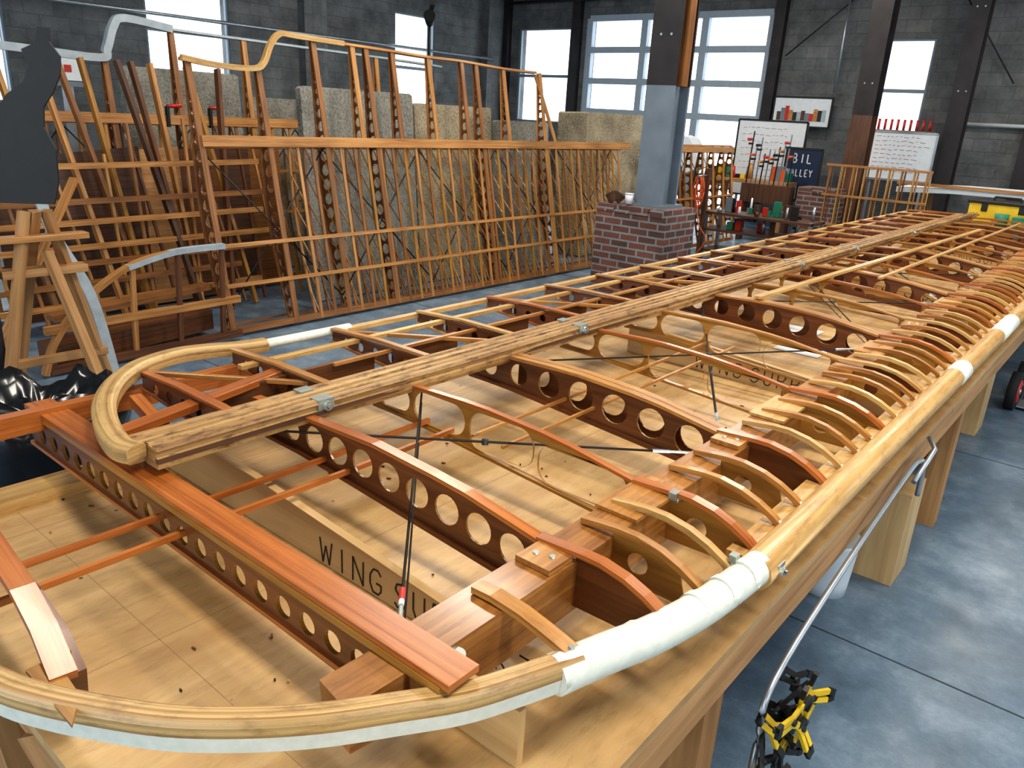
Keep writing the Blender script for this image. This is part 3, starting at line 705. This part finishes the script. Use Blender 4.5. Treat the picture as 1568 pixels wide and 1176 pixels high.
for i in range(40):
    x=random.uniform(-4.65,-3.4);y=random.uniform(9.87,10.2);s=random.uniform(.02,.05);h=random.uniform(.05,.2)
    z=.652 if i%3 else .432
    if i%2: b.box((x-s,y-s*.7,z),(x+s,y+s*.7,z+h),cols2[(i*3)%10],2)
    else: b.cyl((x,y,z),(x,y,z+h),s*.7,cols2[(i*7)%10],12,r2=s*.4)
b.done()
b=B('tool_rack')
b.box((-4.25,14.70,1.75),(-3.2,14.76,1.83),fir)
for x in(-4.2,-3.25): b.box((x,14.72,0),(x+.04,14.76,1.75),fir,2)
for i in range(10):
    x=-4.2+i*.1; b.cyl((x,14.65,1.83),(x,14.65,2.0),.022,red,8); b.beam((x,14.65,1.83),(x,14.65,1.45),.012,.02,steel,up=Y)
b.done()
b=B('bar_clamps_row')
random.seed(2)
for i in range(10):
    x=-5.25+i*.075; h=random.uniform(1.35,1.7); b.beam((x,12.2,.9),(x,12.25,h),.012,.025,steel if i%3 else blackm,up=Y); b.cyl((x,12.2,h-.12),(x,12.05,h-.12),.02,[red,orangecord,blackm,honey][i%4],8); b.box((x-.01,12.1,h-.2),(x+.01,12.25,h-.17),blackm)
b.box((-5.3,12.15,.62),(-4.5,12.35,.9),walnut,2)
for x in(-5.28,-4.56): b.box((x,12.17,0),(x+.05,12.33,.62),walnut,2)
b.done()
b=B('orange_extension_cord')
random.seed(9)
for i in range(7):
    cx_=-4.72+random.uniform(-.02,.02); rz=.17+random.uniform(-.05,.05); rx=.05+random.uniform(-.02,.03)
    b.tube([(cx_+rx*math.cos(t*math.pi/10),9.5+.012*i,1.10-rz+rz*math.sin(t*math.pi/10)) for t in range(21)],.007,orangecord,6,up=Y)
b.tube(smoothpts([(-4.72,9.5,.78),(-4.65,9.5,.5),(-4.55,9.55,.3),(-4.7,9.5,.03)],5),.008,orangecord,6,up=Y)
b.cyl((-4.72,9.72,1.11),(-4.72,9.45,1.11),.012,steel,8); b.beam((-4.72,9.74,0),(-4.72,9.74,1.2),.05,.05,walnut,up=Y); b.done()
b=B('rib_rack')
for i in range(9):
    x=-3.7+i*.155
    b.plate([(0,0),(.14,0),(.10,.8),(.03,.8)],[circ(.07,.12+j*.15,.035-.003*j,12) for j in range(5)],(x,11.5,.5),V((.35,-.93,0)),Z,.012,[bgdark,bgwood,pale][i%3])
    b.box((x-.008,11.34,.5),(x+.008,11.40,1.32),[bgwood,pale][i%2],2)
for z in(.5,.9,1.3): b.box((-3.75,11.33,z),(-2.4,11.36,z+.03),bgwood)
for x in(-3.7,-2.5): b.box((x,11.3,0),(x+.06,11.5,.5),fir,2)
b.done()
b=B('white_covered_panel')
b.sweep([(-2.9,12.3,1.05),(-2.2,12.3,1.09),(-1.0,12.3,1.10),(.6,12.3,1.06)],RECT(1.1,.07),white)
b.box((-2.9,11.72,1.12),(.6,11.76,1.16),bgwood)
for x in(-2.6,.2):
    for y in(11.9,12.7): b.beam((x,y,0),(x,12.3+(y-12.3)*.4,1.03),.05,.08,fir,up=Y)
b.done()
b=B('side_cart')
b.box((-1.95,9.6,.86),(-.3,10.3,.9),walnut)
for x in(-1.9,-.4):
    for y in(9.65,10.2): b.box((x,y,0),(x+.06,y+.06,.86),walnut,2)
b.done()
b=B('yellow_toolbox')
b.box((-1.65,9.8,.9),(-1.0,10.15,1.10),yellow); b.box((-1.67,9.78,1.10),(-.98,10.17,1.13),blackm); b.beam((-1.45,9.97,1.17),(-1.2,9.97,1.17),.03,.02,blackm)
for x in(-1.45,-1.2): b.box((x-.01,9.96,1.12),(x+.01,9.98,1.17),blackm,2)
for x in(-1.5,-1.15): b.box((x-.03,9.785,1.02),(x+.03,9.80,1.11),blackm,2)
b.done(.006)
b=B('green_bin')
b.tube([(-1.3,9.66,.9),(-1.3,9.66,1.02)],.07,green,16,up=X,scales=[.85,1]); b.box((-1.2,9.62,.9),(-.75,9.75,1.0),green); b.done()
b=B('white_sheet_bundle')
b.sweep(smoothpts([(-7.6,12.6,.9),(-7.5,12.55,1.3),(-7.3,12.6,1.5),(-7.0,12.6,1.45),(-6.7,12.55,1.3),(-6.5,12.5,1.4),(-6.3,12.5,1.0)],4),RECT(.3,.35),white,up=Y)
for x in(-7.5,-6.4): b.box((x-.04,12.55,0),(x+.04,12.65,1.0),fir,2)
b.done()
b=B('wall_conduit')
b.cyl((-3.1,14.9,1.98),(3,14.9,1.98),.03,white); b.cyl((-3.1,14.9,1.98),(-3.1,14.9,0),.03,white); b.done()
b=B('work_lamp')
b.cyl((-8.2,8.0,0),(-8.2,8.0,2.9),.02,blackm); b.cyl((-8.2,8.0,2.82),(-8.08,7.88,2.90),.05,blackm,16,r2=.08); b.beam((-8.3,8.1,2.95),(-8.15,8.0,3.06),.06,.05,blackm)
for a in range(3): b.cyl((-8.2,8.0,.3),(-8.2+.4*math.cos(a*2.1),8+.4*math.sin(a*2.1),0),.012,blackm)
b.done()
b=B('shop_monitor')
b.box((-7.9,3.0,1.75),(-7.8,3.3,2.05),bluegrey); b.box((-7.8,3.03,1.80),(-7.79,3.27,2.0),white); b.box((-7.79,3.12,1.87),(-7.785,3.18,1.93),red); b.box((-7.9,3.1,0),(-7.84,3.2,1.75),steel,2); b.done()

# ------------------------------------------------------------ lights
world=bpy.data.worlds.new('sky'); scn.world=world; world.use_nodes=True
bg=world.node_tree.nodes['Background']; bg.inputs[0].default_value=(.82,.92,1,1); bg.inputs[1].default_value=3.2
def area(name,loc,sx,sy,e,col,rot=(0,0,0)):
    l=bpy.data.lights.new(name,'AREA'); l.shape='RECTANGLE'; l.size=sx; l.size_y=sy; l.energy=e; l.color=col
    o=bpy.data.objects.new(name,l); o.location=loc; o.rotation_euler=rot; scn.collection.objects.link(o); return o
for i,(x,y,e) in enumerate([(.6,.9,125),(.4,3.8,120),(-1.5,7.5,125),(-3.8,1.2,60),(-4.6,4.8,130),(-9,9,110),(-5,11,120),(-1,11.5,110)]):
    area('added_ceiling_fill',(x,y,4.6),2.0,.4,e,(1,.93,.83))  # unseen overhead area lights, added to brighten the room; no fixtures modelled
# camera
yaw,pitch,roll,f=math.radians(38.77),math.radians(19.2),math.radians(3.296),1184.5
c,s=math.cos(yaw),math.sin(yaw)
fw=V((-s,c,0));rt=V((c,s,0))
F=fw*math.cos(pitch)-Z*math.sin(pitch);U=fw*math.sin(pitch)+Z*math.cos(pitch)
cx=rt*math.cos(roll)+U*math.sin(roll); cy=-rt*math.sin(roll)+U*math.cos(roll)
cd=bpy.data.cameras.new('camera'); cd.lens=f/1568*36; cd.sensor_width=36; cd.clip_start=.02
co=bpy.data.objects.new('camera',cd); scn.collection.objects.link(co)
M=Matrix((cx,cy,-F)).transposed().to_4x4(); M.translation=V((0,0,1.73)); co.matrix_world=M
scn.camera=co
scn.view_settings.view_transform='Standard'
try: scn.view_settings.look='Medium High Contrast'
except Exception: pass
scn.view_settings.exposure=-.12
